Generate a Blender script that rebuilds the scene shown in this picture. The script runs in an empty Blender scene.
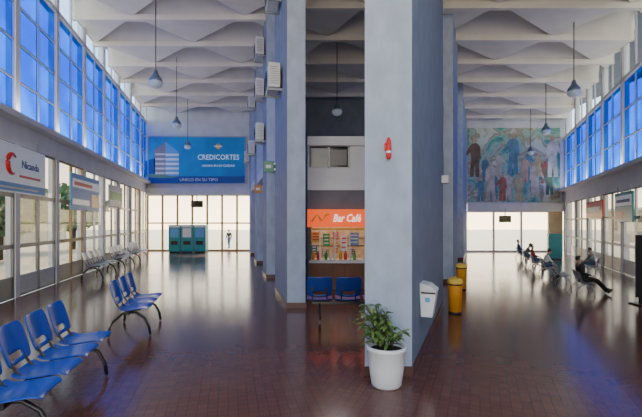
import bpy,bmesh,math,random
from mathutils import Vector,Matrix
random.seed(7)
F=400.0;H=222.0;CX=321.0;CH=1.6
SL=(228-CX)/F      # plan slant of the left hall
SR=(480-CX)/F      # plan slant of the right hall
AL=math.atan(-SL); AR=math.atan(-SR)
COL=bpy.context.scene.collection
def W(s,X,D,z=0): return Vector((X+s*D,D,z))
# ---------------- materials
def mat(name,col,rough=.6,var=.0,scale=4,metal=0,emi=None,es=1,bump=0,col2=None,stretch=None,spec=.5):
    m=bpy.data.materials.new(name);m.use_nodes=True;nt=m.node_tree;b=nt.nodes['Principled BSDF']
    b.inputs['Base Color'].default_value=(*col,1);b.inputs['Roughness'].default_value=rough;b.inputs['Metallic'].default_value=metal
    b.inputs['Specular IOR Level'].default_value=spec
    if emi: b.inputs['Emission Color'].default_value=(*emi,1);b.inputs['Emission Strength'].default_value=es
    tc=nt.nodes.new('ShaderNodeTexCoord');mp=nt.nodes.new('ShaderNodeMapping');nt.links.new(tc.outputs['Object'],mp.inputs[0])
    if stretch: mp.inputs['Scale'].default_value=stretch
    n=nt.nodes.new('ShaderNodeTexNoise');n.inputs['Scale'].default_value=scale;n.inputs['Detail'].default_value=6
    nt.links.new(mp.outputs[0],n.inputs['Vector'])
    if var or col2:
        r=nt.nodes.new('ShaderNodeValToRGB')
        c2=col2 if col2 else tuple(max(0,c*(1-var)) for c in col)
        r.color_ramp.elements[0].position=.35;r.color_ramp.elements[1].position=.65
        r.color_ramp.elements[0].color=(*c2,1);r.color_ramp.elements[1].color=(*col,1)
        nt.links.new(n.outputs[0],r.inputs[0]);nt.links.new(r.outputs[0],b.inputs['Base Color'])
    if bump:
        bp=nt.nodes.new('ShaderNodeBump');bp.inputs['Strength'].default_value=bump;bp.inputs['Distance'].default_value=.02
        nt.links.new(n.outputs[0],bp.inputs['Height']);nt.links.new(bp.outputs[0],b.inputs['Normal'])
    return m
def glass(name,col,gl=.08,patt=None):
    m=bpy.data.materials.new(name);m.use_nodes=True;nt=m.node_tree
    nt.nodes.remove(nt.nodes['Principled BSDF']);out=nt.nodes['Material Output']
    t=nt.nodes.new('ShaderNodeBsdfTransparent');t.inputs[0].default_value=(*col,1)
    if patt:
        tc=nt.nodes.new('ShaderNodeTexCoord');n=nt.nodes.new('ShaderNodeTexNoise');n.inputs['Scale'].default_value=.7
        r=nt.nodes.new('ShaderNodeValToRGB');r.color_ramp.elements[0].color=(*col,1);r.color_ramp.elements[1].color=(*patt,1)
        r.color_ramp.elements[0].position=.4;r.color_ramp.elements[1].position=.6
        nt.links.new(tc.outputs['Object'],n.inputs['Vector']);nt.links.new(n.outputs[0],r.inputs[0]);nt.links.new(r.outputs[0],t.inputs[0])
    g=nt.nodes.new('ShaderNodeBsdfGlossy');g.inputs['Roughness'].default_value=.05
    mx=nt.nodes.new('ShaderNodeMixShader');mx.inputs[0].default_value=gl
    nt.links.new(t.outputs[0],mx.inputs[1]);nt.links.new(g.outputs[0],mx.inputs[2]);nt.links.new(mx.outputs[0],out.inputs[0])
    return m
M={}
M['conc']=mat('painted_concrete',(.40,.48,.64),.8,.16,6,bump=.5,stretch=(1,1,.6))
M['conc_side_shade']=mat('blue_side_shade',(.18,.235,.37),.8,.16,6,bump=.5,stretch=(1,1,.6))  # shade on column side faces put into the colour, deeper than the front
M['conc_grey_shade']=mat('grey_side_shade',(.27,.30,.37),.8,.2,6,bump=.5,stretch=(1,1,.6))  # greyer side tone for left hall columns, shade put into the colour
M['conc_w']=mat('pale_render',(.60,.63,.68),.75,.12,2,bump=.15)
M['kiosk']=mat('white_kiosk_paint',(.88,.90,.95),.6,.06,2)
M['band']=mat('white_band',(.76,.77,.82),.6,.08,2)
M['ceil']=mat('ceiling_recess_shade',(.30,.27,.25),.85,.10,2)  # recess shade put into the colour, same concrete as the soffit
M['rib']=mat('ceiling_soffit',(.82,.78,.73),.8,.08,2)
M['brown']=mat('brown_base',(.10,.035,.025),.4,.2,6)
M['alu']=mat('aluminium_frame',(.50,.52,.56),.4,.05,5,metal=.3)
M['dalu']=mat('dark_door_frame',(.20,.19,.19),.4,.1,5,metal=.2)
M['ochre']=mat('ochre_frame',(.42,.25,.09),.5,.1,5)
M['tan']=mat('tan_shopfront',(.46,.36,.22),.7,.15,2)
M['wood']=mat('counter_wood',(.30,.12,.06),.5,.3,3,stretch=(1,1,.2))
M['dark']=mat('dark_wall',(.20,.21,.25),.8,.2,2)
M['black']=mat('black_metal',(.015,.015,.018),.35,.1,8)
M['blue']=mat('blue_plastic',(.010,.085,.56),.28,.12,3)
M['navy']=mat('navy_plastic',(.01,.04,.24),.35,.1,3)
M['grey']=mat('grey_metal',(.35,.38,.42),.35,.1,5,metal=.5)
M['white']=mat('white_plastic',(.80,.82,.85),.4,.04,5)
M['letter_white']=mat('white_letter_glow',(.9,.9,.9),.4,.02,5,emi=(1,1,1),es=1.0)  # glow added to keep the small kiosk letters bright
M['pale_glow']=mat('sign_face_glow',(.62,.64,.70),.4,.12,3,emi=(.8,.85,1),es=.15)  # added glow lifts sign faces that stand against bright glass
M['offw']=mat('aged_white',(.66,.68,.70),.5,.1,8)
M['orange']=mat('orange_plastic',(.85,.36,.03),.4,.1,5)
M['dorange']=mat('faded_orange',(.50,.24,.08),.6,.1,5)
M['dgreen']=mat('faded_green',(.12,.30,.20),.6,.1,5)
M['red']=mat('red_paint',(.70,.02,.02),.4,.1,5)
M['signred']=mat('sign_orange_red',(.85,.07,.015),.5,col2=(.92,.17,.02),scale=1.5,emi=(.95,.10,.01),es=.9)
M['yellow']=mat('yellow_paint',(.9,.62,.08),.5,.1,5)
M['teal']=mat('teal_panel',(.02,.32,.38),.4,.15,4)
M['green']=mat('green_sign',(.05,.45,.12),.5,.1,4)
M['soil']=mat('soil',(.04,.025,.015),.9,.4,20)
M['leaf']=mat('leaf_green',(.03,.14,.03),.5,col2=(.24,.32,.09),scale=14)
M['leaf2']=mat('tree_leaf',(.12,.24,.08),.6,col2=(.22,.30,.12),scale=2)
M['bark']=mat('bark',(.10,.06,.035),.9,.4,8)
M['skin']=mat('skin',(.50,.29,.19),.6,.08,10)
M['hair']=mat('dark_hair',(.02,.013,.01),.6,.2,20)
M['cblack']=mat('black_cloth',(.02,.02,.025),.85,.3,12)
M['cnavy']=mat('navy_cloth',(.05,.09,.22),.85,.2,12)
M['cred']=mat('red_cloth',(.40,.06,.06),.85,.2,12)
M['cgreen']=mat('green_cloth',(.06,.16,.10),.85,.2,12)
M['cgrey']=mat('grey_cloth',(.28,.28,.31),.85,.2,12)
M['cwhite']=mat('white_cloth',(.7,.7,.7),.85,.1,12)
M['jean']=mat('denim',(.08,.13,.25),.85,.25,16)
M['shade']=mat('frosted_shade',(.42,.52,.62),.2,.1,5,emi=(.7,.85,1),es=.10)
M['lampmetal']=mat('lamp_metal',(.16,.23,.33),.35,.1,5,metal=.4)
M['glass_blue']=glass('blue_glass',(.0003,.055,.52),.015,(.001,.14,.80))
M['glass']=glass('clear_glass',(.46,.44,.39),.10)
M['glass_far']=glass('far_glass',(.95,.90,.80),.05)
M['glass_w']=glass('pale_glass',(.55,.64,.74),.04)
M['glass_d']=mat('dark_glass',(.02,.025,.03),.1,.1,2)
M['bill_blue']=mat('billboard_blue',(.02,.20,.52),.5,col2=(.03,.36,.70),scale=.5,spec=.2)
M['bill_dk']=mat('billboard_navy',(.01,.07,.32),.5,.1,2)
M['lt_blue']=mat('pale_blue_letter',(.65,.85,.95),.5,.03,5,emi=(.6,.8,.9),es=.35)
M['screen']=mat('black_screen',(.008,.008,.01),.15,.1,3)
M['pave']=mat('outside_paving',(.62,.54,.43),.9,.15,1.2)
M['facade']=mat('outside_facade',(.50,.43,.32),.9,.25,.8)
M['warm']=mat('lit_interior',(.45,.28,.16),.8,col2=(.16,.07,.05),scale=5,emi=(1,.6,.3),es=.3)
M['skyb']=mat('sky_blue_paint',(.12,.38,.75),.5,.05,4)
def floor_mat(ang):
    m=bpy.data.materials.new('brown_tile_floor');m.use_nodes=True;nt=m.node_tree;b=nt.nodes['Principled BSDF']
    tc=nt.nodes.new('ShaderNodeTexCoord');mp=nt.nodes.new('ShaderNodeMapping')
    mp.inputs['Rotation'].default_value=(0,0,-ang)
    nt.links.new(tc.outputs['Object'],mp.inputs[0])
    br=nt.nodes.new('ShaderNodeTexBrick');br.offset=0;br.squash=1;br.inputs['Scale'].default_value=1
    br.inputs['Brick Width'].default_value=.085;br.inputs['Row Height'].default_value=.085;br.inputs['Mortar Size'].default_value=.003
    br.inputs['Color1'].default_value=(.155,.062,.048,1);br.inputs['Color2'].default_value=(.128,.050,.040,1);br.inputs['Mortar'].default_value=(.08,.038,.034,1)
    nt.links.new(mp.outputs[0],br.inputs['Vector'])
    n=nt.nodes.new('ShaderNodeTexNoise');n.inputs['Scale'].default_value=.6;n.inputs['Detail'].default_value=5
    nt.links.new(tc.outputs['Object'],n.inputs['Vector'])
    mr=nt.nodes.new('ShaderNodeMapRange');mr.inputs[3].default_value=.09;mr.inputs[4].default_value=.22
    nt.links.new(n.outputs[0],mr.inputs[0]);nt.links.new(mr.outputs[0],b.inputs['Roughness'])
    nt.links.new(br.outputs['Color'],b.inputs['Base Color'])
    b.inputs['Specular IOR Level'].default_value=.42
    bp=nt.nodes.new('ShaderNodeBump');bp.inputs['Strength'].default_value=.06;bp.inputs['Distance'].default_value=.003;bp.invert=True
    nt.links.new(br.outputs['Fac'],bp.inputs['Height']);nt.links.new(bp.outputs[0],b.inputs['Normal'])
    return m
M['floorL']=floor_mat(AL);M['floorR']=floor_mat(AR)
def mural_mat():
    m=bpy.data.materials.new('mural_paint');m.use_nodes=True;nt=m.node_tree;b=nt.nodes['Principled BSDF'];b.inputs['Roughness'].default_value=.8
    tc=nt.nodes.new('ShaderNodeTexCoord')
    n=nt.nodes.new('ShaderNodeTexNoise');n.inputs['Scale'].default_value=.9;n.inputs['Detail'].default_value=8;n.inputs['Distortion'].default_value=1.2
    nt.links.new(tc.outputs['Object'],n.inputs['Vector'])
    r=nt.nodes.new('ShaderNodeValToRGB');r.color_ramp.interpolation='LINEAR'
    cs=[(.34,(.05,.20,.20)),(.42,(.12,.34,.30)),(.49,(.32,.46,.40)),(.55,(.28,.24,.16)),(.62,(.50,.56,.50))]
    while len(r.color_ramp.elements)<5: r.color_ramp.elements.new(.5)
    for e,(p,c) in zip(r.color_ramp.elements,cs): e.position=p;e.color=(*c,1)
    nt.links.new(n.outputs[0],r.inputs[0]);nt.links.new(r.outputs[0],b.inputs['Base Color'])
    return m
M['mural']=mural_mat()
# ---------------- mesh helpers
def B(): return bmesh.new()
def hexa(bm,p,mi=0,sides=None):
    v=[bm.verts.new(q) for q in p]
    for k,f in enumerate(((0,3,2,1),(4,5,6,7),(0,1,5,4),(1,2,6,5),(2,3,7,6),(3,0,4,7))):
        fc=bm.faces.new([v[i] for i in f]);fc.material_index=mi if sides is None else sides[k]
def box(bm,x0,x1,y0,y1,z0,z1,mi=0):
    hexa(bm,[(x0,y0,z0),(x1,y0,z0),(x1,y1,z0),(x0,y1,z0),(x0,y0,z1),(x1,y0,z1),(x1,y1,z1),(x0,y1,z1)],mi)
def sbox(bm,s,X0,X1,D0,D1,z0,z1,mi=0,sides=None):
    hexa(bm,[W(s,X0,D0,z0),W(s,X1,D0,z0),W(s,X1,D1,z0),W(s,X0,D1,z0),W(s,X0,D0,z1),W(s,X1,D0,z1),W(s,X1,D1,z1),W(s,X0,D1,z1)],mi,sides)
def tube(bm,pts,r,seg=8,mi=0,cap=True):
    pts=[Vector(p) for p in pts];rings=[]
    rr=r if isinstance(r,(list,tuple)) else [r]*len(pts)
    for i,p in enumerate(pts):
        t=(pts[min(i+1,len(pts)-1)]-pts[max(i-1,0)]).normalized()
        a=Vector((0,0,1)) if abs(t.z)<.95 else Vector((1,0,0))
        u=t.cross(a).normalized();w=t.cross(u)
        rings.append([bm.verts.new(p+(u*math.cos(2*math.pi*k/seg)+w*math.sin(2*math.pi*k/seg))*rr[i]) for k in range(seg)])
    for a,b in zip(rings,rings[1:]):
        for k in range(seg):
            f=bm.faces.new((a[k],a[(k+1)%seg],b[(k+1)%seg],b[k]));f.material_index=mi;f.smooth=True
    if cap:
        for rg in (rings[0][::-1],rings[-1]):
            try: bm.faces.new(rg).material_index=mi
            except: pass
def lathe(bm,prof,seg=24,c=(0,0,0),mi=0):
    c=Vector(c);rings=[]
    for r,z in prof:
        if r<1e-4: rings.append([bm.verts.new(c+Vector((0,0,z)))])
        else: rings.append([bm.verts.new(c+Vector((r*math.cos(2*math.pi*k/seg),r*math.sin(2*math.pi*k/seg),z))) for k in range(seg)])
    for a,b in zip(rings,rings[1:]):
        for k in range(seg):
            va=[a[k%len(a)],a[(k+1)%seg%len(a)]];vb=[b[(k+1)%seg%len(b)],b[k%len(b)]]
            vs=[]
            for v in va+vb:
                if v not in vs: vs.append(v)
            if len(vs)>2:
                f=bm.faces.new(vs);f.material_index=mi;f.smooth=True
def beam(bm,a,b,w,h,mi=0):
    a=Vector(a);b=Vector(b);t=(b-a).normalized();u=Vector((t.y,-t.x,0)).normalized()*w/2;d=Vector((0,0,h))
    hexa(bm,[a-u-d,a+u-d,b+u-d,b-u-d,a-u,a+u,b+u,b-u],mi)
def obj(name,bm,mats,parent=None,loc=None,world=False,bevel=0,rot=None,sub=0,solid=0,norm=True):
    if not isinstance(mats,(list,tuple)): mats=[mats]
    if parent is not None and world: 
        pl=parent.location.copy();p=parent.parent
        while p is not None: pl+=p.location;p=p.parent
        bmesh.ops.translate(bm,vec=-pl,verts=bm.verts)
    if norm: bmesh.ops.recalc_face_normals(bm,faces=bm.faces)
    me=bpy.data.meshes.new(name);bm.to_mesh(me);bm.free()
    for m in mats: me.materials.append(M[m] if isinstance(m,str) else m)
    o=bpy.data.objects.new(name,me);COL.objects.link(o)
    if parent is not None:o.parent=parent
    if loc is not None:o.location=loc
    if rot is not None:o.rotation_euler=rot
    if solid:
        md=o.modifiers.new('s','SOLIDIFY');md.thickness=solid
    if sub:
        md=o.modifiers.new('u','SUBSURF');md.levels=sub;md.render_levels=sub
    if bevel:
        md=o.modifiers.new('b','BEVEL');md.width=bevel;md.segments=2;md.limit_method='ANGLE'
    return o
def tag(o,label,cat,group=None):
    o['label']=label;o['category']=cat
    if group:o['group']=group
    return o
def thing(name,label,cat,loc=(0,0,0),rotz=0,group=None):
    o=bpy.data.objects.new(name,None);COL.objects.link(o);o.location=loc;o.rotation_euler=(0,0,rotz);o.empty_display_size=.1
    return tag(o,label,cat,group)
def struct(o): o['kind']='structure';return o
def semp(name,loc):
    o=bpy.data.objects.new(name,None);COL.objects.link(o);o.location=loc;return struct(o)
def dup(root,loc,rotz,label=None,group=None):
    r=root.copy();COL.objects.link(r);r.location=loc;r.rotation_euler=(0,0,rotz)
    if label:r['label']=label
    if group:r['group']=group
    for ch in list(root.children):
        c=ch.copy();COL.objects.link(c);c.parent=r
        for g in ch.children:
            d=g.copy();COL.objects.link(d);d.parent=c
    return r
def text(name,s,size,mt,parent,loc,rot,ext=.004,align='CENTER',sx=1,shear=0,bold=.012):
    cu=bpy.data.curves.new('t','FONT');cu.body=s;cu.size=size;cu.extrude=ext;cu.align_x=align;cu.align_y='CENTER';cu.resolution_u=2;cu.shear=shear
    cu.offset=size*bold
    t=bpy.data.objects.new('t',cu);COL.objects.link(t);bpy.context.view_layer.update()
    me=bpy.data.meshes.new_from_object(t.evaluated_get(bpy.context.evaluated_depsgraph_get()))
    bpy.data.objects.remove(t);me.materials.clear();me.materials.append(M[mt])
    o=bpy.data.objects.new(name,me);COL.objects.link(o);o.parent=parent;o.location=loc;o.rotation_euler=rot;o.scale=(sx,1,1)
    return o
# ================= SETTING
XL,XLR=-4.46,1.10
XP,XR=-.708,4.42
DL,DR=22.0,21.3
def slab(pts,m):
    bm=B();f=bm.faces.new([bm.verts.new(p) for p in pts])
    r=bmesh.ops.extrude_face_region(bm,geom=[f]);bmesh.ops.translate(bm,vec=(0,0,-.1),verts=[v for v in r['geom'] if isinstance(v,bmesh.types.BMVert)])
    return struct(obj('floor',bm,m))
slab([W(SL,XL,-4),(.494,-4,0),(-.33,9.5,0),(-1.1,DL,0),W(SL,XL,DL+.3)],'floorL')
slab([(.494,-4,0),W(SR,XR,-4),W(SR,XR,DR+.3),(-1.1,DL,0),(-.33,9.5,0)],'floorR')
bm=B();box(bm,-70,80,-10,90,-.25,-.12);struct(obj('ground',bm,'pave'))
# ceilings: flat triangular soffits alternating with steep-sided triangular recesses, straight beams across
def ceiling(s,X0,X1,D0,D1,zl,zh,P,Bw,clips):
    bm=B();n=int((D1-D0)/P)+2;K=int((X1-X0)/Bw)+4
    for i in range(n):
        d0=D0+i*P;d1=d0+P
        for j in range(-1,K):
            o=.5 if i%2 else 0
            a=W(s,X0+(j+o)*Bw,d0,zl);b=W(s,X0+(j+1+o)*Bw,d0,zl)
            c=W(s,X0+(j+.5+o)*Bw,d1,zl);e=W(s,X0+(j+1.5+o)*Bw,d1,zl)
            # soffit: flat plate rising slightly towards its point
            up=Vector((0,0,.0))
            vs=[bm.verts.new(p) for p in (a,b,c+up)];bm.faces.new(vs).material_index=1
            # recess b,e,c : steep walls up to an inset triangle, shade put into its colour
            ctr=(b+e+c)/3
            lo=[b,e,c];hi=[]
            for p in lo:
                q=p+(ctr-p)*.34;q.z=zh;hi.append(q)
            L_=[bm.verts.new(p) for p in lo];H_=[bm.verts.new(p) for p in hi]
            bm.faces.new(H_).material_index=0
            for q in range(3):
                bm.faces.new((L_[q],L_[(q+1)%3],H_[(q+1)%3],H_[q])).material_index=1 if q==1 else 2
        u=Vector((0,0,.03))
        beam(bm,W(s,X0-2*Bw,d0,zl)+u,W(s,X0+(K+1)*Bw,d0,zl)+u,.12,.16,1)
    for co,no in clips:
        bmesh.ops.bisect_plane(bm,geom=bm.verts[:]+bm.edges[:]+bm.faces[:],plane_co=co,plane_no=no,clear_outer=True)
    return bm
M['ceil_side']=mat('ceiling_side_shade',(.56,.52,.48),.85,.10,2)  # mid tone on recess walls, shade put into the colour
nl=Vector((1,-SL,0)).normalized();nr=Vector((1,-SR,0)).normalized()
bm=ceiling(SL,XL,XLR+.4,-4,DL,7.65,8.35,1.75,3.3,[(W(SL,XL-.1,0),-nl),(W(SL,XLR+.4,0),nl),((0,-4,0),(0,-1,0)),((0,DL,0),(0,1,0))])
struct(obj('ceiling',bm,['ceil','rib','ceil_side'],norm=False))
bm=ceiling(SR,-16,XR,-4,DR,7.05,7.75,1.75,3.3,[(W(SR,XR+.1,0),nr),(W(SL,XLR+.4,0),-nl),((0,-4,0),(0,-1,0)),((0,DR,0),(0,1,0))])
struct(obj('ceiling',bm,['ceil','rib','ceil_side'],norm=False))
bm=B();sbox(bm,SL,XL-.4,XLR+.4,-4,DL+.4,8.5,8.65);box(bm,-1,14,-4,DL+.4,7.9,8.0)
struct(obj('ceiling_sky_blocker',bm,'dark'))  # unseen slab added above the ceilings to keep sky light out
bayL=[8.5+2.0*k for k in range(-6,8)]
bayL=[d for d in bayL if d<22]
def side_wall(name,s,X,out,posts,zb0,zb1,zw1,zt,Dend):
    bm=B();o=.22*out
    a,b=min(X,X+o),max(X,X+o)
    sbox(bm,s,a,b,-4,Dend,zb0,zb1,0)
    sbox(bm,s,min(X,X-.25*out),max(X,X-.25*out),-4,Dend,zb1-.12,zb1,0)
    for d in posts:
        sbox(bm,s,a,b,d-.09,d+.09,-.01,zb0,0);sbox(bm,s,a,b,d-.09,d+.09,zb1,zt,0)
    sbox(bm,s,a,b,-4,Dend,zw1,zw1+.12,0)
    sbox(bm,s,a,b,-4,posts[0],0,zt,0)
    return struct(obj(name,bm,'band'))
postsL=[d for d in bayL if d>4]
side_wall('wall_left',SL,XL,-1,postsL,3.25,3.82,7.05,8.5,DL)
postsR=[8.4+2.05*k for k in range(0,7)]
side_wall('wall_right',SR,XR,1,postsR,2.6,3.3,5.95,7.9,DR)
wn=[0]
def window(s,X,out,D0,D1,z0,z1,cols,rows,pm,fm='alu',t=.03,kick=None):
    wn[0]+=1
    e=semp('window_%d'%wn[0],W(s,X,(D0+D1)/2,z0))
    bm=B();x0,x1=X+out*.06-.03,X+out*.06+.03
    for i in range(cols+1):
        d=D0+(D1-D0)*i/cols;sbox(bm,s,x0,x1,max(D0,d-t),min(D1,d+t),z0,z1)
    for j in range(rows+1):
        z=z0+(z1-z0)*j/rows;sbox(bm,s,x0+.005,x1-.005,D0,D1,max(z0,z-t),min(z1,z+t))
    obj('window_frame',bm,fm,e,world=True)
    if kick:
        bm=B();sbox(bm,s,x0+.01,x1-.01,D0,D1,z0,z0+kick);obj('kick_panel',bm,'offw' if wn[0]%2 else 'dalu',e,world=True)
    bm=B();v=[bm.verts.new(W(s,X+out*.06,*q)) for q in ((D0,z0),(D1,z0),(D1,z1),(D0,z1))];bm.faces.new(v)
    obj('window_pane',bm,pm,e,world=True)
    return e
ends=postsL+[DL+.09]
for k,(a,b) in enumerate(zip(ends,ends[1:])):
    if b-a<.4: continue
    window(SL,XL,-1,a+.09,b-.09,3.82,7.05,2,4,'glass_blue','alu',.024)
    window(SL,XL,-1,a+.09,b-.09,7.17,8.4,2,1,'glass_w','alu',.03)
    window(SL,XL,-1,a+.09,b-.09,0,3.25,2,3,'glass',('alu','dalu','dalu','ochre')[k%4],.045,.45)
ends=postsR+[DR+.09]
for k,(a,b) in enumerate(zip(ends,ends[1:])):
    if b-a<.4: continue
    window(SR,XR,1,a+.09,b-.09,3.3,5.95,2,3,'glass_blue','alu',.024)
    window(SR,XR,1,a+.09,b-.09,6.07,7.8,2,1,'glass_w','alu',.03)
    window(SR,XR,1,a+.09,b-.09,0,2.6,2,3,'glass',('dalu','alu')[k%2],.045,.45)
xa=XL+SL*DL;xb=XLR+.4+SL*DL
bm=B();box(bm,xa-.3,xb,DL,DL+.25,3.45,8.5);box(bm,xa,xb,DL-.25,DL+.3,3.08,3.45)
struct(obj('wall_far_left',bm,'conc_w'))
def front_glass(x0,x1,y,z1,cols,rows,fm,bright='glass_far'):
    wn[0]+=1;e=semp('window_%d'%wn[0],((x0+x1)/2,y,0));bm=B()
    for i in range(cols+1):
        x=x0+(x1-x0)*i/cols;box(bm,x-.05,x+.05,y-.04,y+.04,0,z1)
    for j in range(rows+1):
        z=max(.04,z1*j/rows);box(bm,x0,x1,y-.035,y+.035,z-.04,z+.04 if j<rows else z)
    obj('window_frame',bm,fm,e,world=True)
    bm=B();bm.faces.new([bm.verts.new(p) for p in ((x0,y,0),(x1,y,0),(x1,y,z1),(x0,y,z1))]);obj('window_pane',bm,bright,e,world=True)
front_glass(xa,xb-.2,DL+.1,3.08,7,2,'ochre')
xc=XP+SR*DR;xd=XR+SR*DR
bm=B();box(bm,xc-.6,xd+.3,DR,DR+.25,2.6,7.9);box(bm,xc,xd,DR-.2,DR+.3,2.15,2.6)
struct(obj('wall_far_right',bm,'conc_w'))
xm=(550-CX)*DR/F
front_glass(xc,xm,DR+.12,2.15,3,1,'alu')
bm=B();box(bm,xm,xd,DR+.02,DR+.2,0,2.15);struct(obj('wall_shopfront',bm,'tan'))
bm=B();box(bm,XLR+.4+SL*17.5,XP-.1+SR*17.5,17.5,17.7,0,7.9);struct(obj('wall_middle',bm,'dark'))
bm=B();sbox(bm,SL,XLR+.3,XLR+.36,9.3,DL,2.6,8.5);sbox(bm,SL,XLR+.02,XLR+.34,9.32,DL,3.05,3.4)
for a,b in ((9.3,11.4),(13.3,15.4),(17.3,19.4)): sbox(bm,SL,XLR+.28,XLR+.36,a,b,0,.5)
sbox(bm,SL,XLR+.3,XLR+.36,9.3,DL,0,2.6)
struct(obj('wall_divider',bm,'conc_w'))
for a,b in ((9.32,11.38),(12.62,15.38),(16.62,19.38)):
    window(SL,XLR+.22,1,a,b,.1,2.55,3,2,'glass_d','alu',.035)
    window(SL,XLR+.22,1,a,b,5.2,7.4,3,3,'glass_d','alu',.03)
# ================= COLUMNS
def pier(s,X0,X1,D0,D1,zt,label,m='conc',sd='conc_side_shade'):
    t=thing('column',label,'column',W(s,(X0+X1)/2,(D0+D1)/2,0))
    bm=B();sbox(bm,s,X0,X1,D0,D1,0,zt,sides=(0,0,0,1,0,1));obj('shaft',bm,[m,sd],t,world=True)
    bm=B()
    sbox(bm,s,X0-.012,X1+.012,D0-.012,D1+.012,0,.1);obj('baseboard',bm,'brown',t,world=True)
    return t
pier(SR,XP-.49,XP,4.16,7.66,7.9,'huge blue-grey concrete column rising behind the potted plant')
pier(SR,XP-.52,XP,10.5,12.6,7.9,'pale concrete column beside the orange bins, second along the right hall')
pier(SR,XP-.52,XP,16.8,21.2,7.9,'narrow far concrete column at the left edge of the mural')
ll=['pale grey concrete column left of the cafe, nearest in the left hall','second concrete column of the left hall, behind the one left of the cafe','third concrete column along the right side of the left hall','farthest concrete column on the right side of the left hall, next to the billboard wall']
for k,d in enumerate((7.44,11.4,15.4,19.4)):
    pier(SL,XLR,XLR+.34,d,d+(1.9 if k==0 else 1.2),8.5,ll[k],'conc','conc_grey_shade')
t=thing('alarm_box','small red alarm box with a white band on the big column','alarm',((388-CX)*4.16/F,4.155,2.24))
bm=B();lathe(bm,[(0,0),(.017,.01),(.026,.04),(.026,.12),(.02,.15)],14);obj('housing',bm,'red',t,loc=(0,-.035,.0))
bm=B();box(bm,-.04,.03,-.02,0,.10,.18);obj('mount_plate',bm,'red',t,bevel=.005)
bm=B();lathe(bm,[(.028,0),(.028,.02)],14);obj('band',bm,'white',t,loc=(0,-.035,.07))
bm=B();lathe(bm,[(.02,.15),(.026,.18),(.018,.22),(0,.24)],14);obj('beacon',bm,'red',t,loc=(0,-.035,.0))
pb=W(SR,XP+.09,4.76,.49)
t=thing('collection_box','white hooded collection box fixed to the side of the big column','box',pb,AR)
bm=B();hexa(bm,[(-.08,-.13,0),(.07,-.13,0),(.07,.13,0),(-.08,.13,0),(-.09,-.15,.34),(.12,-.15,.34),(.12,.15,.34),(-.09,.15,.34)]);obj('body',bm,'white',t,bevel=.01)
bm=B();hexa(bm,[(-.09,-.16,.34),(.13,-.16,.34),(.13,.16,.34),(-.09,.16,.34),(-.09,-.16,.44),(.03,-.16,.42),(.03,.16,.42),(-.09,.16,.44)]);obj('hood',bm,'offw',t,bevel=.008)
bm=B();box(bm,.0,.06,-.135,-.151,.2,.26);obj('emblem',bm,'skyb',t,loc=(-.02,0,0))
bm=B();box(bm,-.08,.1,-.16,-.15,.31,.33);obj('slot',bm,'black',t,loc=(.01,0,0))
t.scale=(.9,)*3
t=thing('junction_box','small white junction box high on the side of the big column','box',W(SR,XP+.01,7.3,2.3),AR)
bm=B();box(bm,.0,.12,-.1,.1,0,.14);obj('case',bm,'offw',t,bevel=.01)
bm=B();tube(bm,[(.03,0,.14),(.03,0,1.4)],.012);obj('conduit',bm,'grey',t)
# ================= POTTED PLANT
px=(386-CX)*3.95/F
t=thing('potted_plant','leafy variegated plant in a round white pot at the column foot','plant',(px,3.93,0))
pts=[(0,0),(.15,0),(.165,.02),(.19,.2),(.205,.36),(.215,.37),(.22,.41),(.205,.415),(.19,.40),(.185,.36),(0,.35)]
bm=B();lathe(bm,[(r*.90,z*.95) for r,z in pts],36);obj('pot',bm,'white',t)
bm=B();lathe(bm,[(0,.35),(.165,.345)],24);obj('soil',bm,'soil',t)
bm=B();tips=[]
for i in range(42):
    a=random.uniform(0,6.28);R=random.uniform(.03,.25);h=random.uniform(.08,.46)*(1-.45*(R/.3)**2)
    ox=-.07*h/.4
    p=[Vector((.05*math.cos(a),.05*math.sin(a),.345)),Vector((ox+R*.6*math.cos(a),R*.5*math.sin(a),.35+h*.8)),Vector((ox*1.3+R*math.cos(a),R*.75*math.sin(a),.35+h))]
    tube(bm,p,.004,5);tips.append((p[1],a));tips.append((p[2],a))
obj('stems',bm,'bark',t)
def leaf(bm,p,d,L,w,droop):
    d=d.normalized();side=d.cross(Vector((0,0,1)));side=side.normalized() if side.length>.05 else Vector((1,0,0))
    prev=None;n=5
    for i in range(n+1):
        u=i/n;c=p+d*L*u+Vector((0,0,-droop*L*u*u));ww=w*math.sin(math.pi*(u*.92+.04))**.8
        r_=(bm.verts.new(c-side*ww+Vector((0,0,ww*.35))),bm.verts.new(c),bm.verts.new(c+side*ww+Vector((0,0,ww*.35))))
        if prev:
            for q in (0,1):
                f=bm.faces.new((prev[q],prev[q+1],r_[q+1],r_[q]));f.smooth=True
        prev=r_
bm=B()
for p,a in tips:
    for q in range(4):
        aa=a+random.uniform(-1.6,1.6);d=Vector((math.cos(aa),math.sin(aa)*.8,random.uniform(-.3,.9)))
        leaf(bm,p+Vector((0,0,random.uniform(-.03,.02))),d,random.uniform(.05,.11),random.uniform(.014,.026),random.uniform(.1,.6))
obj('foliage',bm,'leaf',t)
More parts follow.
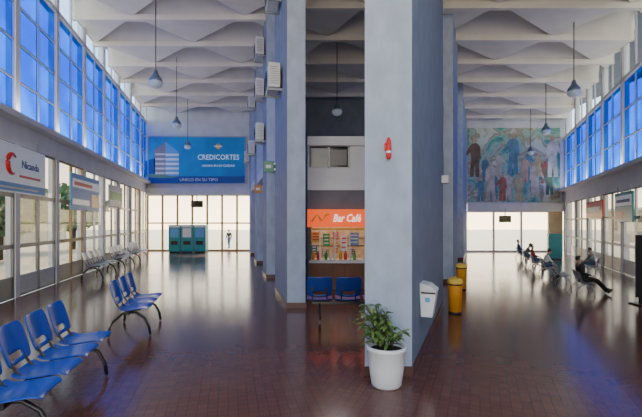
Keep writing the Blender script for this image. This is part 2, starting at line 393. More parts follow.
# ================= BENCHES
def shell(prof,wid,hole=None,n=8):
    bm=B();rows=[]
    m=len(prof)
    for i,(x,z) in enumerate(prof):
        w=wid(i/(m-1));rows.append([bm.verts.new((x+.025*(1-(2*j/n-1)**2)*(-1),w*(j/n-.5),z-.012*(1-(2*j/n-1)**2))) for j in range(n+1)])
    for i in range(m-1):
        for j in range(n):
            if hole and hole(i,j): continue
            f=bm.faces.new((rows[i][j],rows[i][j+1],rows[i+1][j+1],rows[i+1][j]));f.smooth=True
    return bm
def bench(n,shellm,metalm,label,loc,rotz,pitch=.44,cat='bench',name='beam_bench',group=None):
    t=thing(name,label,cat,loc,rotz,group)
    sp=[(.40,.395),(.385,.42),(.33,.43),(.25,.42),(.16,.41),(.09,.405),(.04,.415),(.01,.44)]
    bp=[(-.01,.47),(-.02,.51),(-.035,.56),(-.05,.61),(-.065,.66),(-.08,.71),(-.095,.76),(-.105,.785)]
    s0=b0=None
    for k in range(n):
        y=(k-(n-1)/2)*pitch
        if s0 is None:
            s0=obj('seat',shell(sp,lambda u:.40-.06*max(0,1-u*5)**2),shellm,t,loc=(0,y,0),solid=.014,sub=1)
            b0=obj('backrest',shell(bp,lambda u:.40-.10*max(0,(u-.75)*4)**2-.05*max(0,1-u*4),lambda i,j:i==1 and 2<=j<=5),shellm,t,loc=(0,y,0),solid=.014,sub=1)
        else:
            for o in (s0,b0):
                c=o.copy();COL.objects.link(c);c.location=(0,y,0)
        for yy in (-.11,.11):
            bm=B();tube(bm,[(.30,y+yy,.395),(.12,y+yy,.375),(.03,y+yy,.40),(-.03,y+yy,.5),(-.075,y+yy,.62)],.011,6)
            obj('seat_bracket',bm,metalm,t)
    L=(n-1)*pitch/2+.12
    bm=B();box(bm,.08,.14,-L,L,.32,.375);obj('beam',bm,metalm,t,bevel=.006)
    for y in (-L+.12,L-.12):
        bm=B()
        tube(bm,[(-.155,y,.012),(-.14,y,.11),(-.09,y,.22),(.02,y,.315),(.11,y,.335),(.20,y,.33),(.31,y,.25),(.37,y,.13),(.39,y,.012)],.019,8)
        obj('leg',bm,metalm,t)
    return t
def hp(s,X,D): v=W(s,X,D);return (v.x,v.y,0)
bench(4,'blue','black','blue plastic four-seat bench in the near left corner',hp(SL,-1.725+.06,3.44),AL)
bench(3,'blue','black','blue plastic three-seat bench behind the near one, alone on the floor',hp(SL,-1.50,6.0),AL)
bench(3,'navy','black','dark blue bench with its back to us, in front of the cafe',(.42,6.1,0),math.pi/2+.0)
gb=bench(4,'grey','black','nearest grey bench along the glass of the left hall',hp(SL,-3.85,11.6),AL)
dup(gb,hp(SL,-3.85,14.0),AL,'second grey bench along the glass wall of the left hall')
dup(gb,hp(SL,-3.85,16.4),AL,'third and farthest grey bench along the left hall glass')
SC=.64
g2=bench(3,'grey','grey','silver bench under the person stretching out their legs',hp(SR,2.25,9.1),AR)
g2.scale=(SC,)*3
dup(g2,hp(SR,2.02,10.4),AR,'silver bench just beyond the one with the stretched-out person')
dup(g2,hp(SR,1.90,11.9),AR,'silver bench in the right hall, third from the camera')
dup(g2,hp(SR,1.80,13.6),AR,'silver bench in the right hall, fourth from the camera')
dup(g2,hp(SR,1.72,15.4),AR,'silver bench in the right hall, fifth from the camera')
dup(g2,hp(SR,1.66,17.4),AR,'farthest silver bench of the right hall, near the mural')
dup(g2,hp(SR,3.55,12.4),AR+math.pi,'silver bench with its back to the right windows')
# ================= BINS
def bin_(loc,label,h=.62,r=.125):
    t=thing('litter_bin',label,'bin',loc)
    bm=B();lathe(bm,[(0,.03),(r*.86,.03),(r,h*.85),(r,h*.87)],24);obj('body',bm,'orange',t)
    bm=B();lathe(bm,[(r*1.04,h*.85),(r*1.05,h*.9),(r*.9,h*.97),(r*.55,h),(r*.5,h*.96),(0,h*.95)],24);obj('lid',bm,'yellow',t)
    bm=B();lathe(bm,[(0,0),(r*.92,0),(r*.92,.03),(0,.03)],24);obj('foot_ring',bm,'black',t)
    bm=B();lathe(bm,[(r*1.01,h*.8),(r*1.02,h*.84)],24);obj('trim_ring',bm,'black',t)
bin_(hp(SR,-.44,7.03),'nearer orange litter bin beside the big column')
bin_(hp(SR,-.44,9.5),'farther orange litter bin, behind the nearer one')
# ================= LAMPS
def lamp(s,X,D,zb,zt,label):
    t=thing('pendant_lamp',label,'lamp',W(s,X,D,zb))
    bm=B();tube(bm,[(0,0,.42),(0,0,zt-zb)],.012,6);obj('cord',bm,'black',t)
    bm=B();lathe(bm,[(0,.47),(.04,.46),(.055,.40),(.07,.35),(.11,.30),(.15,.24),(.165,.17),(.16,.165),(0,.2)],24);obj('housing',bm,'lampmetal',t)
    bm=B();lathe(bm,[(.16,.17),(.168,.12),(.15,.06),(.10,.02),(.04,.0),(0,-.005)],24);obj('glass_shade',bm,'shade',t)
    return t
lamp(SL,-1.86,10.3,5.05,8.35,'nearest pendant lamp with frosted dome in the left hall')
lamp(SL,-1.95,15.2,5.15,8.35,'second pendant lamp of the left hall, in front of the billboard')
lamp(SL,-2.0,19.8,5.2,8.35,'farthest and smallest pendant lamp of the left hall')
lamp(SR,2.56,10.9,5.0,7.75,'nearest pendant lamp with frosted dome in the right hall')
lamp(SR,2.57,15.6,5.0,7.75,'second pendant lamp of the right hall, in front of the mural')
lamp(SR,2.57,20.3,5.0,7.75,'farthest pendant lamp of the right hall, close to the mural')
t=lamp(0,(337-CX)*12.8/F,12.8,5.0,7.75,'pendant lamp hanging above the cafe kiosk')
# ================= AC UNITS
def ac(s,X,D,z,label):
    t=thing('air_conditioner',label,'air conditioner',W(s,X,D,z),math.atan(-s),'condenser units on the left hall columns')
    bm=B();box(bm,-.34,-.06,-.4,.4,0,.58);obj('case',bm,'offw',t,bevel=.02)
    bm=B()
    for r in (.07,.13,.19,.24): tube(bm,[(-.35,.1+r*math.cos(a*math.pi/10),.29+r*math.sin(a*math.pi/10)) for a in range(21)],.006,5,cap=False)
    obj('fan_grille',bm,'black',t)
    for y in (-.3,.3):
        bm=B();box(bm,-.34,0,y-.02,y+.02,-.05,-.0);obj('bracket',bm,'grey',t)
    bm=B()
    for k in range(8): box(bm,-.3,-.1,-.405,-.4,.08+k*.055,.1+k*.055)
    obj('side_vent',bm,'grey',t)
    t.scale=(.85,)*3
for X,D,z,l in ((XLR,8.35,4.3,'air conditioner unit on the nearest left hall column, beside the seam with the cafe'),
    (XLR,12.0,6.5,'topmost air conditioner unit on the second left hall column'),
    (XLR,12.0,5.3,'middle air conditioner unit on the second left hall column'),
    (XLR,12.0,4.0,'lowest air conditioner unit on the second left hall column'),
    (XLR,16.0,6.1,'upper air conditioner unit on the third left hall column'),
    (XLR,16.0,4.3,'lower air conditioner unit on the third left hall column'),
    (XLR,20.0,4.6,'air conditioner unit on the farthest left hall column'),
    (XLR,8.35,6.1,'air conditioner unit high on the nearest left hall column')): ac(SL,X,D,z,l)
def flag(D,z,mt,label,w=.24,h=.26):
    t=thing('projecting_sign',label,'sign',W(SL,XLR,D,z))
    bm=B();box(bm,-w-.04,-.04,-.03,.03,0,h);obj('panel',bm,mt,t,bevel=.01)
    for q in (.25,.75):
        bm=B();box(bm,-.05,0,-.015,.015,h*q-.02,h*q+.02);obj('bracket',bm,'grey',t)
    bm=B();box(bm,-w+.02,-.1,-.036,-.031,h*.35,h*.65);obj('stripe',bm,'offw',t)
flag(9.25,2.75,'dgreen','green projecting shop sign on the nearest left hall column')
flag(12.5,2.5,'dorange','orange projecting shop sign on the second left hall column')
# ================= BILLBOARD
x0,x1,z0,z1=xa+.08,xb-.5,3.72,6.25
t=thing('billboard','blue billboard with a white building and pale lettering on the far wall','billboard',((x0+x1)/2,DL-.02,z0))
w=x1-x0;h=z1-z0
bm=B();box(bm,-w/2,w/2,-.06,0,0,h);obj('panel',bm,'bill_blue',t)
bm=B();box(bm,-w/2,w/2,-.066,-.06,0,h*.15);obj('lower_strip',bm,'bill_dk',t)
bm=B()
for a in (-w/2,w/2-.05): box(bm,a,a+.05,-.09,.0,0,h)
box(bm,-w/2,w/2,-.09,0,h,h+.05);box(bm,-w/2,w/2,-.09,0,-.05,0);obj('frame',bm,'grey',t)
bx=-w*.34
def pict(x0_,x1_,za,zb_,zc,name,m,y=-.07):
    bm=B();hexa(bm,[(x0_,y,za),(x1_,y,za),(x1_,-.06,za),(x0_,-.06,za),(x0_,y,zb_),(x1_,y,zc),(x1_,-.06,zc),(x0_,-.06,zb_)]);return obj(name,bm,m,t)
pict(bx-1.0,bx-.45,.40,h*.48,h*.55,'picture_side_building','bill_dk')
pict(bx-.5,bx+.12,.40,h*.72,h*.90,'picture_building_left_face','cgrey')
pb=pict(bx+.12,bx+.85,.40,h*.90,h*.68,'picture_building_front','skyb',-.075)
for k in range(5):
    bm=B();zz=.5+k*.25;box(bm,bx+.12,bx+.85,-.082,-.074,zz,zz+.12);obj('picture_balcony_line',bm,'white',pb)
for k in range(5):
    bm=B();box(bm,bx-.44,bx+.08,-.076,-.072,.5+k*.26,.60+k*.26);obj('picture_window_row',bm,'offw',t)
bm=B();bmesh.ops.create_uvsphere(bm,u_segments=14,v_segments=8,radius=1)
for v in bm.verts: v.co=Vector((v.co.x*1.0+bx-.1,v.co.y*.01-.066,v.co.z*.13+.42))
obj('picture_trees',bm,'dgreen',t)
R90=(math.pi/2,0,0)
text('lettering','CREDICORTES',.40,'lt_blue',t,(w*.22,-.065,h*.56),R90,sx=.88,bold=.0)
text('small_lettering','AHORA EN SU CIUDAD',.17,'lt_blue',t,(w*.22,-.065,h*.38),R90,bold=0)
text('strip_lettering','UNICO EN SU TIPO',.24,'white',t,(w*.02,-.070,h*.075),R90,bold=0)
bm=B();lathe(bm,[(.0,0),(.15,0),(.15,.01),(.0,.012)],20);obj('emblem_disc',bm,'yellow',t,loc=(w*.22,-.062,h*.80),rot=R90)
bm=B();box(bm,-.22,.22,-.012,0,-.035,.035);obj('emblem_bar',bm,'white',t,loc=(w*.22,-.068,h*.80))
# ================= MURAL
x0,x1,z0,z1=xc+.04,xd-.18,2.66,6.6
t=thing('mural','large painted mural of a crowd in green and brown tones on the right far wall','mural',((x0+x1)/2,DR-.01,z0))
w=x1-x0;h=z1-z0
bm=B();box(bm,-w/2,w/2,-.03,0,0,h);obj('painted_panel',bm,'mural',t)
pal=[(.50,.36,.26),(.56,.50,.42),(.12,.26,.34),(.42,.15,.10),(.12,.22,.14),(.50,.46,.24),(.66,.66,.62),(.2,.13,.08)]
pm=[mat('mural_tone',c,.8,.35,3) for c in pal]
rnd=random.Random(5)
for k in range(17):
    hh=rnd.uniform(1.2,1.7) if k%3 else rnd.uniform(1.8,2.3)
    cx=-w/2+.35+(w-.7)*((k*7)%17)/16+rnd.uniform(-.08,.08);zb=rnd.uniform(.05,.4) if k%2 else rnd.uniform(.7,1.5)
    y=-.034-.0015*k
    def flat(pts,mi):
        f=bm.faces.new([bm.verts.new((cx+a*hh*.5*sgn,y-(.001 if mi==1 else 0),zb+b*hh)) for a,b in pts]);f.material_index=mi
    sgn=rnd.choice((-1,1))
    bm=B()
    flat([(-.22,0),(-.03,0),(.02,.3),(.08,0),(.27,0),(.2,.5),(.25,.62),(.48,.5),(.5,.56),(.25,.8),(.08,.85),(-.1,.85),(-.24,.78),(-.3,.45),(-.2,.45)],0)
    flat([(.1*math.cos(a*.7854),.92+.07*math.sin(a*.7854)) for a in range(8)],1)
    if k%2: flat([(.12*math.cos(a*.7854),.975+.035*math.sin(a*.7854)) for a in range(4)],2)
    o=obj('painted_figure',bm,[pm[rnd.randrange(8)],pm[0],pm[7]],t)
# ================= CAFE KIOSK
K=9.5
def kx(p): return (p-CX)*K/F
def kz(y): return 1.6+(H-y)*K/F
xl,xr=kx(307.5),kx(402)
t=thing('cafe_kiosk','two-level white cafe kiosk with an orange-red sign','kiosk',((xl+xr)/2,K,0))
bm=B();box(bm,xl,xr,K+.02,K+2.6,kz(190),kz(168));box(bm,xl,xr,K-.08,K+2.7,kz(146),kz(137));
box(bm,xl,xr,K+2.4,K+2.5,kz(168),kz(146))
box(bm,xl,xl+.03,K+.02,K+2.5,kz(168),kz(146));box(bm,kx(350),xr,K+.02,K+.12,kz(168),kz(146))
obj('upper_storey',bm,'kiosk',t,world=True)
bm=B();box(bm,xl+.03,kx(350),K+.1,K+.13,kz(168),kz(146));obj('upper_window',bm,'glass_d',t,world=True)
bm=B()
for p in (308.5,329,349): box(bm,kx(p)-.02,kx(p)+.02,K+.05,K+.1,kz(168),kz(146))
box(bm,xl,kx(350),K+.05,K+.1,kz(168),kz(166.5));obj('upper_window_frame',bm,'offw',t,world=True)
bm=B();box(bm,kx(330),kx(347),K+.08,K+.095,kz(165),kz(149));obj('upper_blind',bm,'dalu',t,world=True)
bm=B();box(bm,xl,xl+.08,K,K+2.5,0,kz(190));box(bm,xr-.08,xr,K,K+2.5,0,kz(190));box(bm,xl,xr,K+2.4,K+2.5,0,kz(190));box(bm,xl,xr,K+.05,K+2.5,kz(209),kz(190))
obj('lower_walls',bm,'dark',t,world=True)
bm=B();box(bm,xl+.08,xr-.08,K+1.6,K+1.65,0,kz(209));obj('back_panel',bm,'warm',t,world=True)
bm=B();box(bm,xl,xr,K-.1,K+.02,kz(227),kz(209.5));sg=obj('sign_panel',bm,'signred',t,world=True)
text('sign_lettering','Bar Café',.25,'letter_white',sg,(kx(346.5)-(xl+xr)/2,-.106,kz(218.5)),R90,sx=.74,shear=.25,bold=.012)
bm=B()
tube(bm,[(kx(310+q*1.9),K-.112,kz(218.5+3*math.sin(q*1.15+.6)-q*.2)) for q in range(11)],[.008+.016*abs(math.sin(q*.9)) for q in range(11)],5);obj('sign_scroll',bm,'yellow',sg,loc=(-(xl+xr)/2,-K,0))
bm=B();box(bm,xl+.08,xr-.08,K-.05,K+.02,kz(230),kz(228));obj('yellow_strip',bm,'yellow',t,world=True)
bm=B();box(bm,xl+.08,xr-.08,K,K+.5,0,kz(263));cf=obj('counter_front',bm,'wood',t,world=True)
for p in range(310,362,9):
    bm=B();box(bm,kx(p),kx(p+7),K-.015,K,.12,kz(266));obj('counter_panel',bm,('red','wood','dorange')[p%3],cf,loc=(-(xl+xr)/2,-K,0))
bm=B();box(bm,xl+.04,xr-.04,K-.06,K+.55,kz(263),kz(260.5));obj('counter_top',bm,'white',t,world=True)
for q in (249,240):
    bm=B();box(bm,xl+.1,xr-.1,K+1.3,K+1.6,kz(q+1),kz(q));obj('back_shelf',bm,'wood',t,world=True)
for a,b,c,d,mm in ((311,320,232,243,'yellow'),(323,330,234,247,'green'),(333,339,232,240,'red'),(341,348,235,252,'white'),(350,360,233,246,'skyb'),(311,317,246,256,'teal'),(333,339,243,254,'orange'),(322,329,250,257,'dorange'),(351,357,249,257,'offw')):
    bm=B();box(bm,kx(a),kx(b),K+.3,K+.32,kz(d),kz(c));bd=obj('menu_board',bm,mm,t,world=True)
    for q in range(3):
        bm=B()
        zz=kz(d)+(kz(c)-kz(d))*(.2+.27*q);box(bm,kx(a)+.03,kx(b)-.03,K+.29,K+.3,zz,zz+.03)
        obj('menu_line',bm,'red' if mm in('white','yellow','offw') else 'white',bd,loc=(-(xl+xr)/2,-K,0))
bm=B()
for p in (320,335,350,365): box(bm,kx(p)-.015,kx(p)+.015,K+.0,K+.03,kz(260),kz(230))
obj('window_bars',bm,'alu',t,world=True)
bl=['orange','red','green','white']
for k,p in enumerate((313,318,326,331,341,346,355)):
    bt=thing('drink_bottle','small drink bottle standing on the cafe counter','bottle',(kx(p),K+.2,kz(260.5)+.004),0,'bottles on the cafe counter')
    bm=B();lathe(bm,[(0,0),(.035,0),(.038,.02),(.038,.13),(.015,.18),(.015,.22)],12);obj('bottle_body',bm,bl[k%4],bt)
    bm=B();lathe(bm,[(.018,.215),(.018,.24),(0,.24)],12);obj('cap',bm,'white',bt)
# ================= WALL SIGNS
def wsign(s,X,side,D0,D1,z0,z1,label,parts):
    ang=math.atan(-s);Dm=(D0+D1)/2;L=(D1-D0)/math.cos(ang)
    rz=ang+math.pi/2 if side<0 else ang-math.pi/2
    t=thing('hanging_sign',label,'sign',W(s,X,Dm,z0),rz)
    hh=z1-z0
    bm=B();box(bm,-L/2,L/2,0,.05,0,hh);obj('panel',bm,parts[0],t,bevel=.01)
    for q in (-L*.35,L*.35):
        bm=B();box(bm,q-.015,q+.015,.01,.04,hh,hh+.2);obj('hanger',bm,'grey',t)
    return t,L,hh
def patch(t,name,m,x0,x1,z0,z1,y=-.006):
    bm=B();box(bm,x0,x1,y,0,z0,z1);return obj(name,bm,m,t)
t,L,hh=wsign(SL,XL+.08,-1,7.2,9.6,2.2,3.2,'pale company sign with a red crescent logo, nearest on the left wall',['pale_glow'])
patch(t,'lower_field','skyb',-L/2+.03,L/2-.03,.03,hh*.2)
patch(t,'picture_patch','dgreen',-L/2+.03,-L/2+.4,hh*.2,hh*.84)
bm=B();tube(bm,[(-.30+.2*math.cos(a*.3),-.010,hh*.58+.2*math.sin(a*.3)) for a in range(3,18)],[.02+.035*math.sin((a-3)*math.pi/14) for a in range(3,18)],6);obj('crescent_logo',bm,'red',t)
text('lettering','Nicanda',.24,'bill_dk',t,(.48,-.006,hh*.62),R90,bold=0)
patch(t,'red_line','red',.0,.95,hh*.34,hh*.39)
patch(t,'pale_line','offw',-.8,.8,.08,.12,-.009)
t,L,hh=wsign(SL,XL+.08,-1,11.2,13.6,1.95,3.0,'company sign with blue panel and white stripes, second on the left wall',['skyb'])
patch(t,'upper_stripe','pale_glow',-L/2+.08,L/2-.08,hh*.62,hh*.86)
patch(t,'lower_stripe','pale_glow',-L/2+.08,L*.1,hh*.15,hh*.3)
patch(t,'picture_panel','orange',L*.18,L/2-.08,hh*.12,hh*.5)
patch(t,'red_stripe','red',-L/2+.2,L*.2,hh*.68,hh*.78,-.009)
t,L,hh=wsign(SL,XL+.08,-1,14.8,16.6,2.2,3.0,'grey and green company sign, farthest on the left wall',['offw'])
patch(t,'stripe','green',-L/2+.08,L/2-.08,hh*.3,hh*.7)
t,L,hh=wsign(SR,XR-.08,1,11.4,12.9,1.6,2.5,'teal and white company poster with a red corner on the right wall',['teal'])
patch(t,'white_field','pale_glow',-L/2+.06,L/2-.06,hh*.55,hh*.9)
patch(t,'red_field','red',-L/2+.06,0,hh*.1,hh*.35)
patch(t,'dark_line','bill_dk',-L/2+.2,L/2-.2,hh*.66,hh*.76,-.009)
t,L,hh=wsign(SR,XR-.08,1,14.2,16.4,1.75,2.4,'red company sign with white bar on the right wall',['red'])
patch(t,'white_bar','white',-L/2+.3,L/2-.3,hh*.35,hh*.65)
# ================= MACHINES
def machine(loc,w,h,label,m1,m2,rotz=0,name='ticket_machine'):
    t=thing(name,label,'machine',loc,rotz)
    bm=B();box(bm,-w/2,w/2,-.25,.25,.05,h);obj('cabinet',bm,m1,t,bevel=.015)
    bm=B();box(bm,-w/2+.03,w/2-.03,-.22,.22,0,.05);obj('plinth',bm,'black',t)
    bm=B();box(bm,-w*.36,w*.36,-.26,-.25,h*.55,h*.88);obj('display_panel',bm,m2,t)
    bm=B();box(bm,-w*.3,w*.3,-.265,-.25,h*.28,h*.42);obj('tray',bm,'black',t)
    bm=B();box(bm,-w/2+.02,w/2-.02,-.256,-.25,h*.91,h*.97);obj('header',bm,'white',t)
def at(px,D): return ((px-CX)*D/F,D,0)
machine(at(176,21.2),.62,1.45,'leftmost teal machine below the billboard','teal','skyb')
machine(at(188.5,21.2),.62,1.45,'middle teal machine below the billboard','teal','white')
machine(at(201,21.2),.62,1.45,'rightmost teal machine below the billboard','teal','skyb')
machine(hp(SR,3.2,17.2),.5,1.1,'dark teal machine beyond the benches of the right hall','teal','screen',AR-math.pi/2)
def tv(px,D,yc,wpx,label):
    z=1.6+(H-yc)*D/F;w=wpx*D/F
    t=thing('hanging_screen',label,'screen',((px-CX)*D/F,D,z))
    bm=B();box(bm,-w/2,w/2,-.04,.04,-w*.28,w*.28);obj('case',bm,'black',t,bevel=.01)
    bm=B();box(bm,-w/2+.03,w/2-.03,-.045,-.04,-w*.28+.03,w*.28-.03);obj('display',bm,'screen',t)
    bm=B();box(bm,-.02,.02,-.02,.02,w*.28,w*.28+.35);obj('bracket',bm,'grey',t)
tv(197,21.7,204,12,'black hanging screen under the billboard')
tv(505,21.0,219,12,'black hanging screen under the mural')
t=thing('notice_stand','black notice stand on a foot at the right edge','stand',((640.5-CX)*7.7/F,7.7,0))
bm=B();box(bm,-.09,.3,-.02,.02,.15,1.35);obj('board',bm,'cblack',t,bevel=.01)
bm=B();box(bm,.0,.05,.02,.05,.02,1.2);obj('post',bm,'black',t)
bm=B();box(bm,-.1,.3,-.15,.18,0,.025);obj('foot',bm,'black',t,bevel=.005)
# ================= PEOPLE
def skinobj(name,J,E,root,m,parent,sub=2):
    me=bpy.data.meshes.new(name);names=list(J)
    me.from_pydata([J[n][:3] for n in names],[(names.index(a),names.index(b)) for a,b in E],[])
    o=bpy.data.objects.new(name,me);COL.objects.link(o);o.parent=parent;me.materials.append(M[m])
    md=o.modifiers.new('skin','SKIN')
    for i,n in enumerate(names):
        r=J[n][3];rr=r if isinstance(r,tuple) else (r,r)
        me.skin_vertices[0].data[i].radius=rr;me.skin_vertices[0].data[i].use_root=(n==root)
    md.use_smooth_shade=True
    s=o.modifiers.new('sub','SUBSURF');s.levels=sub;s.render_levels=sub
    return o
def person(label,loc,rotz,pose,top='cblack',bot='jean',hair='hair',fwd=0.0,scale=1.0):
    t=thing('person',label,'person',loc,rotz)
    if pose=='stand':
        st=.16
        P={'pel':(0,0,.93),'bel':(0,0,1.08),'che':(.0,0,1.27),'nec':(0,0,1.44),'hd0':(.02,0,1.53),'hd1':(.02,0,1.62)}
        leg={1:((0,.09,.88),(st*.6,.095,.49),(st*.5,.1,.09),(st+.06,.11,.035)),-1:((0,-.09,.88),(-.02,-.095,.48),(-st,-.1,.09),(-st+.13,-.11,.035))}
        arm={1:((0,.18,1.38),(-.06,.23,1.12),(.02,.24,.89)),-1:((0,-.18,1.38),(.02,-.23,1.11),(.12,-.23,.9))}
    else:
        lean=(-.10 if pose=='sit' else -.16)+fwd
        dz=-.25*abs(fwd)
        P={'pel':(.08,0,.53),'bel':(.07+lean*.1,0,.66),'che':(.07+lean*.4,0,.87+dz*.5),'nec':(.07+lean*.75,0,1.04+dz),'hd0':(.08+lean*.8+max(0,fwd)*.15,0,1.13+dz),'hd1':(.09+lean*.8+max(0,fwd)*.25,0,1.22+dz)}
        if pose=='sit':
            leg={q:((.10,q*.09,.51),(.50,q*.11,.50),(.50-.06*q*(1 if fwd else -1),q*.11,.09),(.63-.06*q*(1 if fwd else -1),q*.12,.035)) for q in (1,-1)}
        else:
            leg={q:((.10,q*.09,.51),(.50,q*.10,.49),(.84,q*.08,.08),(.93,q*.10,.17)) for q in (1,-1)}
        sx=P['che'][0]-.01+lean*.2
        arm={q:((sx,q*.18,.98+dz),(sx+.04+fwd*.3,q*.24,.73),(max(sx+.24,.32),q*.15,.64)) for q in (1,-1)}
    J={'pel':(*P['pel'],.10),'bel':(*P['bel'],.09),'che':(*P['che'],.10),'nec':(*P['nec'],.048),'hd0':(*P['hd0'],(.07,.075)),'hd1':(*P['hd1'],(.08,.082))}
    hx,hy,hz=P['hd0'];J['nose']=(hx+.10,0,hz+.035,.012)
    E=[('pel','bel'),('bel','che'),('che','nec'),('nec','hd0'),('hd0','hd1'),('hd0','nose')]
    T={'pel':(*P['pel'],(.118,.135)),'bel':(*P['bel'],(.11,.125)),'che':(*P['che'],(.12,.14)),'nk':(P['nec'][0],0,P['nec'][2]-.03,.065)}
    TE=[('pel','bel'),('bel','che'),('che','nk')]
    L={'pel':(P['pel'][0],0,P['pel'][2]-.01,(.12,.135))};LE=[]
    for q in (1,-1):
        s='r' if q<0 else 'l'
        h,k,a,to=leg[q];sh,el,wr=arm[q]
        J[s+'h']=(*h,.085);J[s+'k']=(*k,.055);J[s+'a']=(*a,.036);J[s+'t']=(*to,.03)
        E+=[('pel',s+'h'),(s+'h',s+'k'),(s+'k',s+'a'),(s+'a',s+'t')]
        L[s+'h']=(*h,.098);L[s+'k']=(*k,.068);L[s+'a']=(a[0],a[1],a[2]+.02,.052);LE+=[('pel',s+'h'),(s+'h',s+'k'),(s+'k',s+'a')]
        J[s+'s']=(*sh,.052);J[s+'e']=(*el,.036);J[s+'w']=(*wr,.025)
        d=(Vector(wr)-Vector(el)).normalized();pm_=Vector(wr)+d*.06
        J[s+'p']=(*pm_,(.03,.022));E+=[('che',s+'s'),(s+'s',s+'e'),(s+'e',s+'w'),(s+'w',s+'p')]
        sd=Vector((1,0,0)) if pose=='stand' else Vector((0,1,0))
        for n in range(4):
            b=pm_+d*.035+sd*(n-1.5)*.019;ln=(.055,.068,.072,.058)[n]
            J[s+'f%d'%n]=(*b,.009);J[s+'g%d'%n]=(*(b+d*ln*.6),.008);J[s+'i%d'%n]=(*(b+d*ln+Vector((0,0,-.012))),.007)
            E+=[(s+'p',s+'f%d'%n),(s+'f%d'%n,s+'g%d'%n),(s+'g%d'%n,s+'i%d'%n)]
        b=pm_-d*.02+sd*.04*(1 if pose=='stand' else -q);J[s+'th']=(*b,.01);J[s+'tj']=(*(b+d*.04+sd*.015),.009);E+=[(s+'p',s+'th'),(s+'th',s+'tj')]
        T[s+'s']=(*sh,.068);T[s+'e']=(*el,.05);T[s+'w']=(*(Vector(wr)-d*.03),.038);TE+=[('che',s+'s'),(s+'s',s+'e'),(s+'e',s+'w')]
    bo=skinobj('body',J,E,'pel','skin',t)
    skinobj('jacket',T,TE,'pel',top,t);skinobj('trousers',L,LE,'pel',bot,t)
    for q in (1,-1):
        a,to=leg[q][2],leg[q][3];bm=B();d=(Vector(to)-Vector(a))
        tube(bm,[Vector(a)-Vector((.03,0,0))+Vector((0,0,-.02)),Vector(a)+d*.4+Vector((0,0,-.01)),Vector(to),Vector(to)+d*.2],[.048,.045,.042,.02],10);
        for v in bm.verts:
            if v.co.z<0.0: v.co.z=0.0
        obj('shoe',bm,'black',t)
    hc=Vector(P['hd1'])
    bm=B();bmesh.ops.create_uvsphere(bm,u_segments=20,v_segments=12,radius=1)
    bmesh.ops.delete(bm,geom=[v for v in bm.verts if v.co.z<-.55 or (v.co.x>.45 and v.co.z<.35)],context='VERTS')
    for v in bm.verts: v.co=Vector((v.co.x*.098-.012,v.co.y*.088,v.co.z*.11))+hc-Vector((0,0,.01))
    for f in bm.faces:f.smooth=True
    obj('hair',bm,hair,t,solid=.01)
    for q in (1,-1):
        bm=B();bmesh.ops.create_uvsphere(bm,u_segments=8,v_segments=6,radius=.010);obj('eye',bm,'hair',bo,loc=(hx+.075,q*.03,hz+.065))
        bm=B();bmesh.ops.create_uvsphere(bm,u_segments=8,v_segments=6,radius=.022);
        for v in bm.verts:v.co.y*=.4
        obj('ear',bm,'skin',bo,loc=(hx+.0,q*.082,hz+.045))
    bm=B();box(bm,-.004,.006,-.022,.022,-.004,.004);obj('mouth',bm,'cred',bo,loc=(hx+.078,0,hz-.015))
    t.scale=(scale,)*3
    return t
person('person in dark clothes sitting on a silver bench with legs stretched out',hp(SR,2.25,9.0),AR+.15,'stretch','cblack','cblack',scale=SC)
person('seated person in a white top on the third silver bench of the right hall',hp(SR,1.90,12.0),AR,'sit','cwhite','jean',fwd=.25,scale=SC)
person('seated person in a red top on the fourth silver bench of the right hall',hp(SR,1.80,13.8),AR,'sit','cred','jean',scale=SC)
person('seated person in grey on the fifth silver bench of the right hall',hp(SR,1.72,15.4),AR,'sit','cgrey','jean',fwd=.3,scale=SC)
person('seated person in blue on the farthest silver bench',hp(SR,1.66,17.4),AR,'sit','cnavy','jean',scale=SC)
person('seated person in grey with their back to the right windows',hp(SR,3.55,12.4),AR+math.pi,'sit','cgrey','jean',fwd=.2,scale=SC)
a=at(229,26.5);person('person in black walking beyond the far glass of the left hall',(a[0],a[1],-.12),-1.9,'stand','cblack','jean',scale=.72)
# ================= OUTSIDE
def tree(loc,hh,R,label,seed):
    rn=random.Random(seed);t=thing('tree',label,'tree',loc)
    bm=B();tube(bm,[(0,0,-.0),(.05,.03,hh*.3),(0,.1,hh*.55)],[.16,.12,.07],8)
    for k in range(5):
        a=k*1.26;tube(bm,[(.03,.05,hh*.4),(R*.5*math.cos(a),R*.5*math.sin(a),hh*.65)],[.07,.03],6)
    obj('trunk',bm,'bark',t)
    bm=B()
    for k in range(900):
        u=Vector((rn.gauss(0,1),rn.gauss(0,1),rn.gauss(0,1))).normalized()*R*rn.uniform(.5,1);p=Vector((u.x,u.y,u.z*.75+hh*.7))
        d=Vector((rn.gauss(0,1),rn.gauss(0,1),rn.gauss(0,1))).normalized();e=d.orthogonal().normalized()*.16;d=d*.26
        bm.faces.new([bm.verts.new(q) for q in (p-d,p+e,p+d,p-e)])
    obj('foliage',bm,'leaf2',t)
for k,(x,y,h_,R,l) in enumerate(((-12.5,13,3.6,1.7,'leafy tree outside the left glass wall, nearest'),(-14.5,18,3.6,2.0,'leafy tree outside the left glass wall, farther off'),
    (-15.5,25,3.8,2.0,'leafy tree outside, farthest behind the left glass wall'),
    (15.5,14,4.0,1.6,'leafy tree outside the right glass wall'))): tree((x,y,-.12),h_,R,l,k)
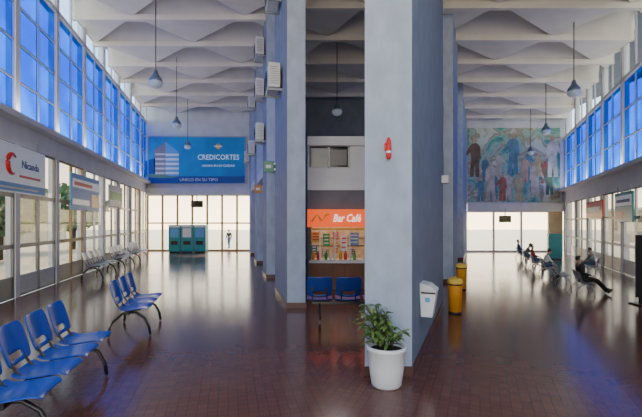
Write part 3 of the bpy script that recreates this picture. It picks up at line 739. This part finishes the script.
def outbuilding(loc,rotz,L,hh,label,n):
    t=thing('street_building',label,'building',loc,rotz)
    bm=B();box(bm,-L/2,L/2,0,4,0,hh);obj('walls',bm,'facade',t)
    bm=B();box(bm,-L/2-.2,L/2+.2,-.3,4.2,hh,hh+.2);obj('roof',bm,'offw',t)
    for k in range(n):
        x=-L/2+L*(k+.5)/n
        bm=B();box(bm,x-.7,x+.7,-.03,0,0 if k%3==1 else .9,2.2);fo=obj('window',bm,'dalu',t)
        bm=B();box(bm,x-.6,x+.6,-.05,-.03,.1 if k%3==1 else 1.0,2.1);obj('glazing',bm,'glass_d',fo)
outbuilding((-21,16,-.12),math.pi/2,34,3.6,'long low building across the street, seen through the left glass',11)
outbuilding((26,20,-.12),-math.pi/2,34,2.7,'long low building seen through the right glass',11)
# ================= LIGHT
w=bpy.data.worlds.new('world');bpy.context.scene.world=w;w.use_nodes=True;nt=w.node_tree;bg=nt.nodes['Background']
tc=nt.nodes.new('ShaderNodeTexCoord');sp=nt.nodes.new('ShaderNodeSeparateXYZ');rp=nt.nodes.new('ShaderNodeValToRGB')
nt.links.new(tc.outputs['Generated'],sp.inputs[0]);nt.links.new(sp.outputs[2],rp.inputs[0]);nt.links.new(rp.outputs[0],bg.inputs[0])
rp.color_ramp.elements[0].position=0;rp.color_ramp.elements[0].color=(2.0,1.65,1.15,1)
rp.color_ramp.elements[1].position=.30;rp.color_ramp.elements[1].color=(.58,.78,1,1)
bg.inputs[1].default_value=3.9
sl=bpy.data.lights.new('sun','SUN');sl.energy=11;sl.angle=.02;sl.color=(1,.86,.66)
so=bpy.data.objects.new('sun',sl);COL.objects.link(so);so.rotation_euler=Vector((.05,-1,-.75)).to_track_quat('-Z','Y').to_euler()
def portal(c,n,sx,sy):
    l=bpy.data.lights.new('portal','AREA');l.shape='RECTANGLE';l.size=sx;l.size_y=sy
    try:l.cycles.is_portal=True
    except Exception as e:print(e)
    o=bpy.data.objects.new('portal_light',l);COL.objects.link(o);o.location=c
    o.rotation_euler=Vector(n).to_track_quat('-Z','Y').to_euler()
portal(W(SL,XL-.35,13,4.2),(nl.x,nl.y,0),19,8.6)
portal(W(SR,XR+.35,14.5,3.9),(-nr.x,-nr.y,0),15,7.8)
portal((-6.8,DL+.4,1.6),(0,-1,0),5.6,3.1)
portal((10.2,DR+.4,1.2),(0,-1,0),5,2.2)
portal((-.5,-4.05,4),(0,1,0),12,8)
def area(name,c,e,rot,sx,sy,col):
    l=bpy.data.lights.new(name,'AREA');l.shape='RECTANGLE';l.size=sx;l.size_y=sy;l.energy=e;l.color=col
    o=bpy.data.objects.new(name,l);COL.objects.link(o);o.location=c;o.rotation_euler=rot
for c,e in (((-2,3,6.7),40),((2.5,3,6.5),40)): area('fill_light',c,e,(0,0,0),2,2,(.85,.92,1))  # added fill lights out of view, brightening the halls from above
area('upward_fill',W(SL,XL+.15,13,3.9),130,(math.pi,0,AL),.12,17,(1,.95,.88))  # added upward light above the left ledge, unseen, brightens the ceiling
area('upward_fill',W(SR,XR-.15,15,3.38),105,(math.pi,0,AR),.12,13,(1,.95,.88))  # same added upward fill along the right ledge
area('kiosk_downlight',(kx(335),K-.6,kz(150)),14,(math.radians(-50),0,0),.6,.2,(.95,.97,1))
area('kiosk_ceiling_lamp',(kx(335),K+.9,kz(211)),14,(0,0,0),1.0,.6,(1,.85,.65))
# ================= CAMERA
cd=bpy.data.cameras.new('cam');cd.sensor_width=36;cd.lens=F/642*36;cd.shift_y=(H-208.5)/642
co=bpy.data.objects.new('camera',cd);COL.objects.link(co);co.location=(0,0,CH);co.rotation_euler=(math.pi/2,0,0);bpy.context.scene.camera=co
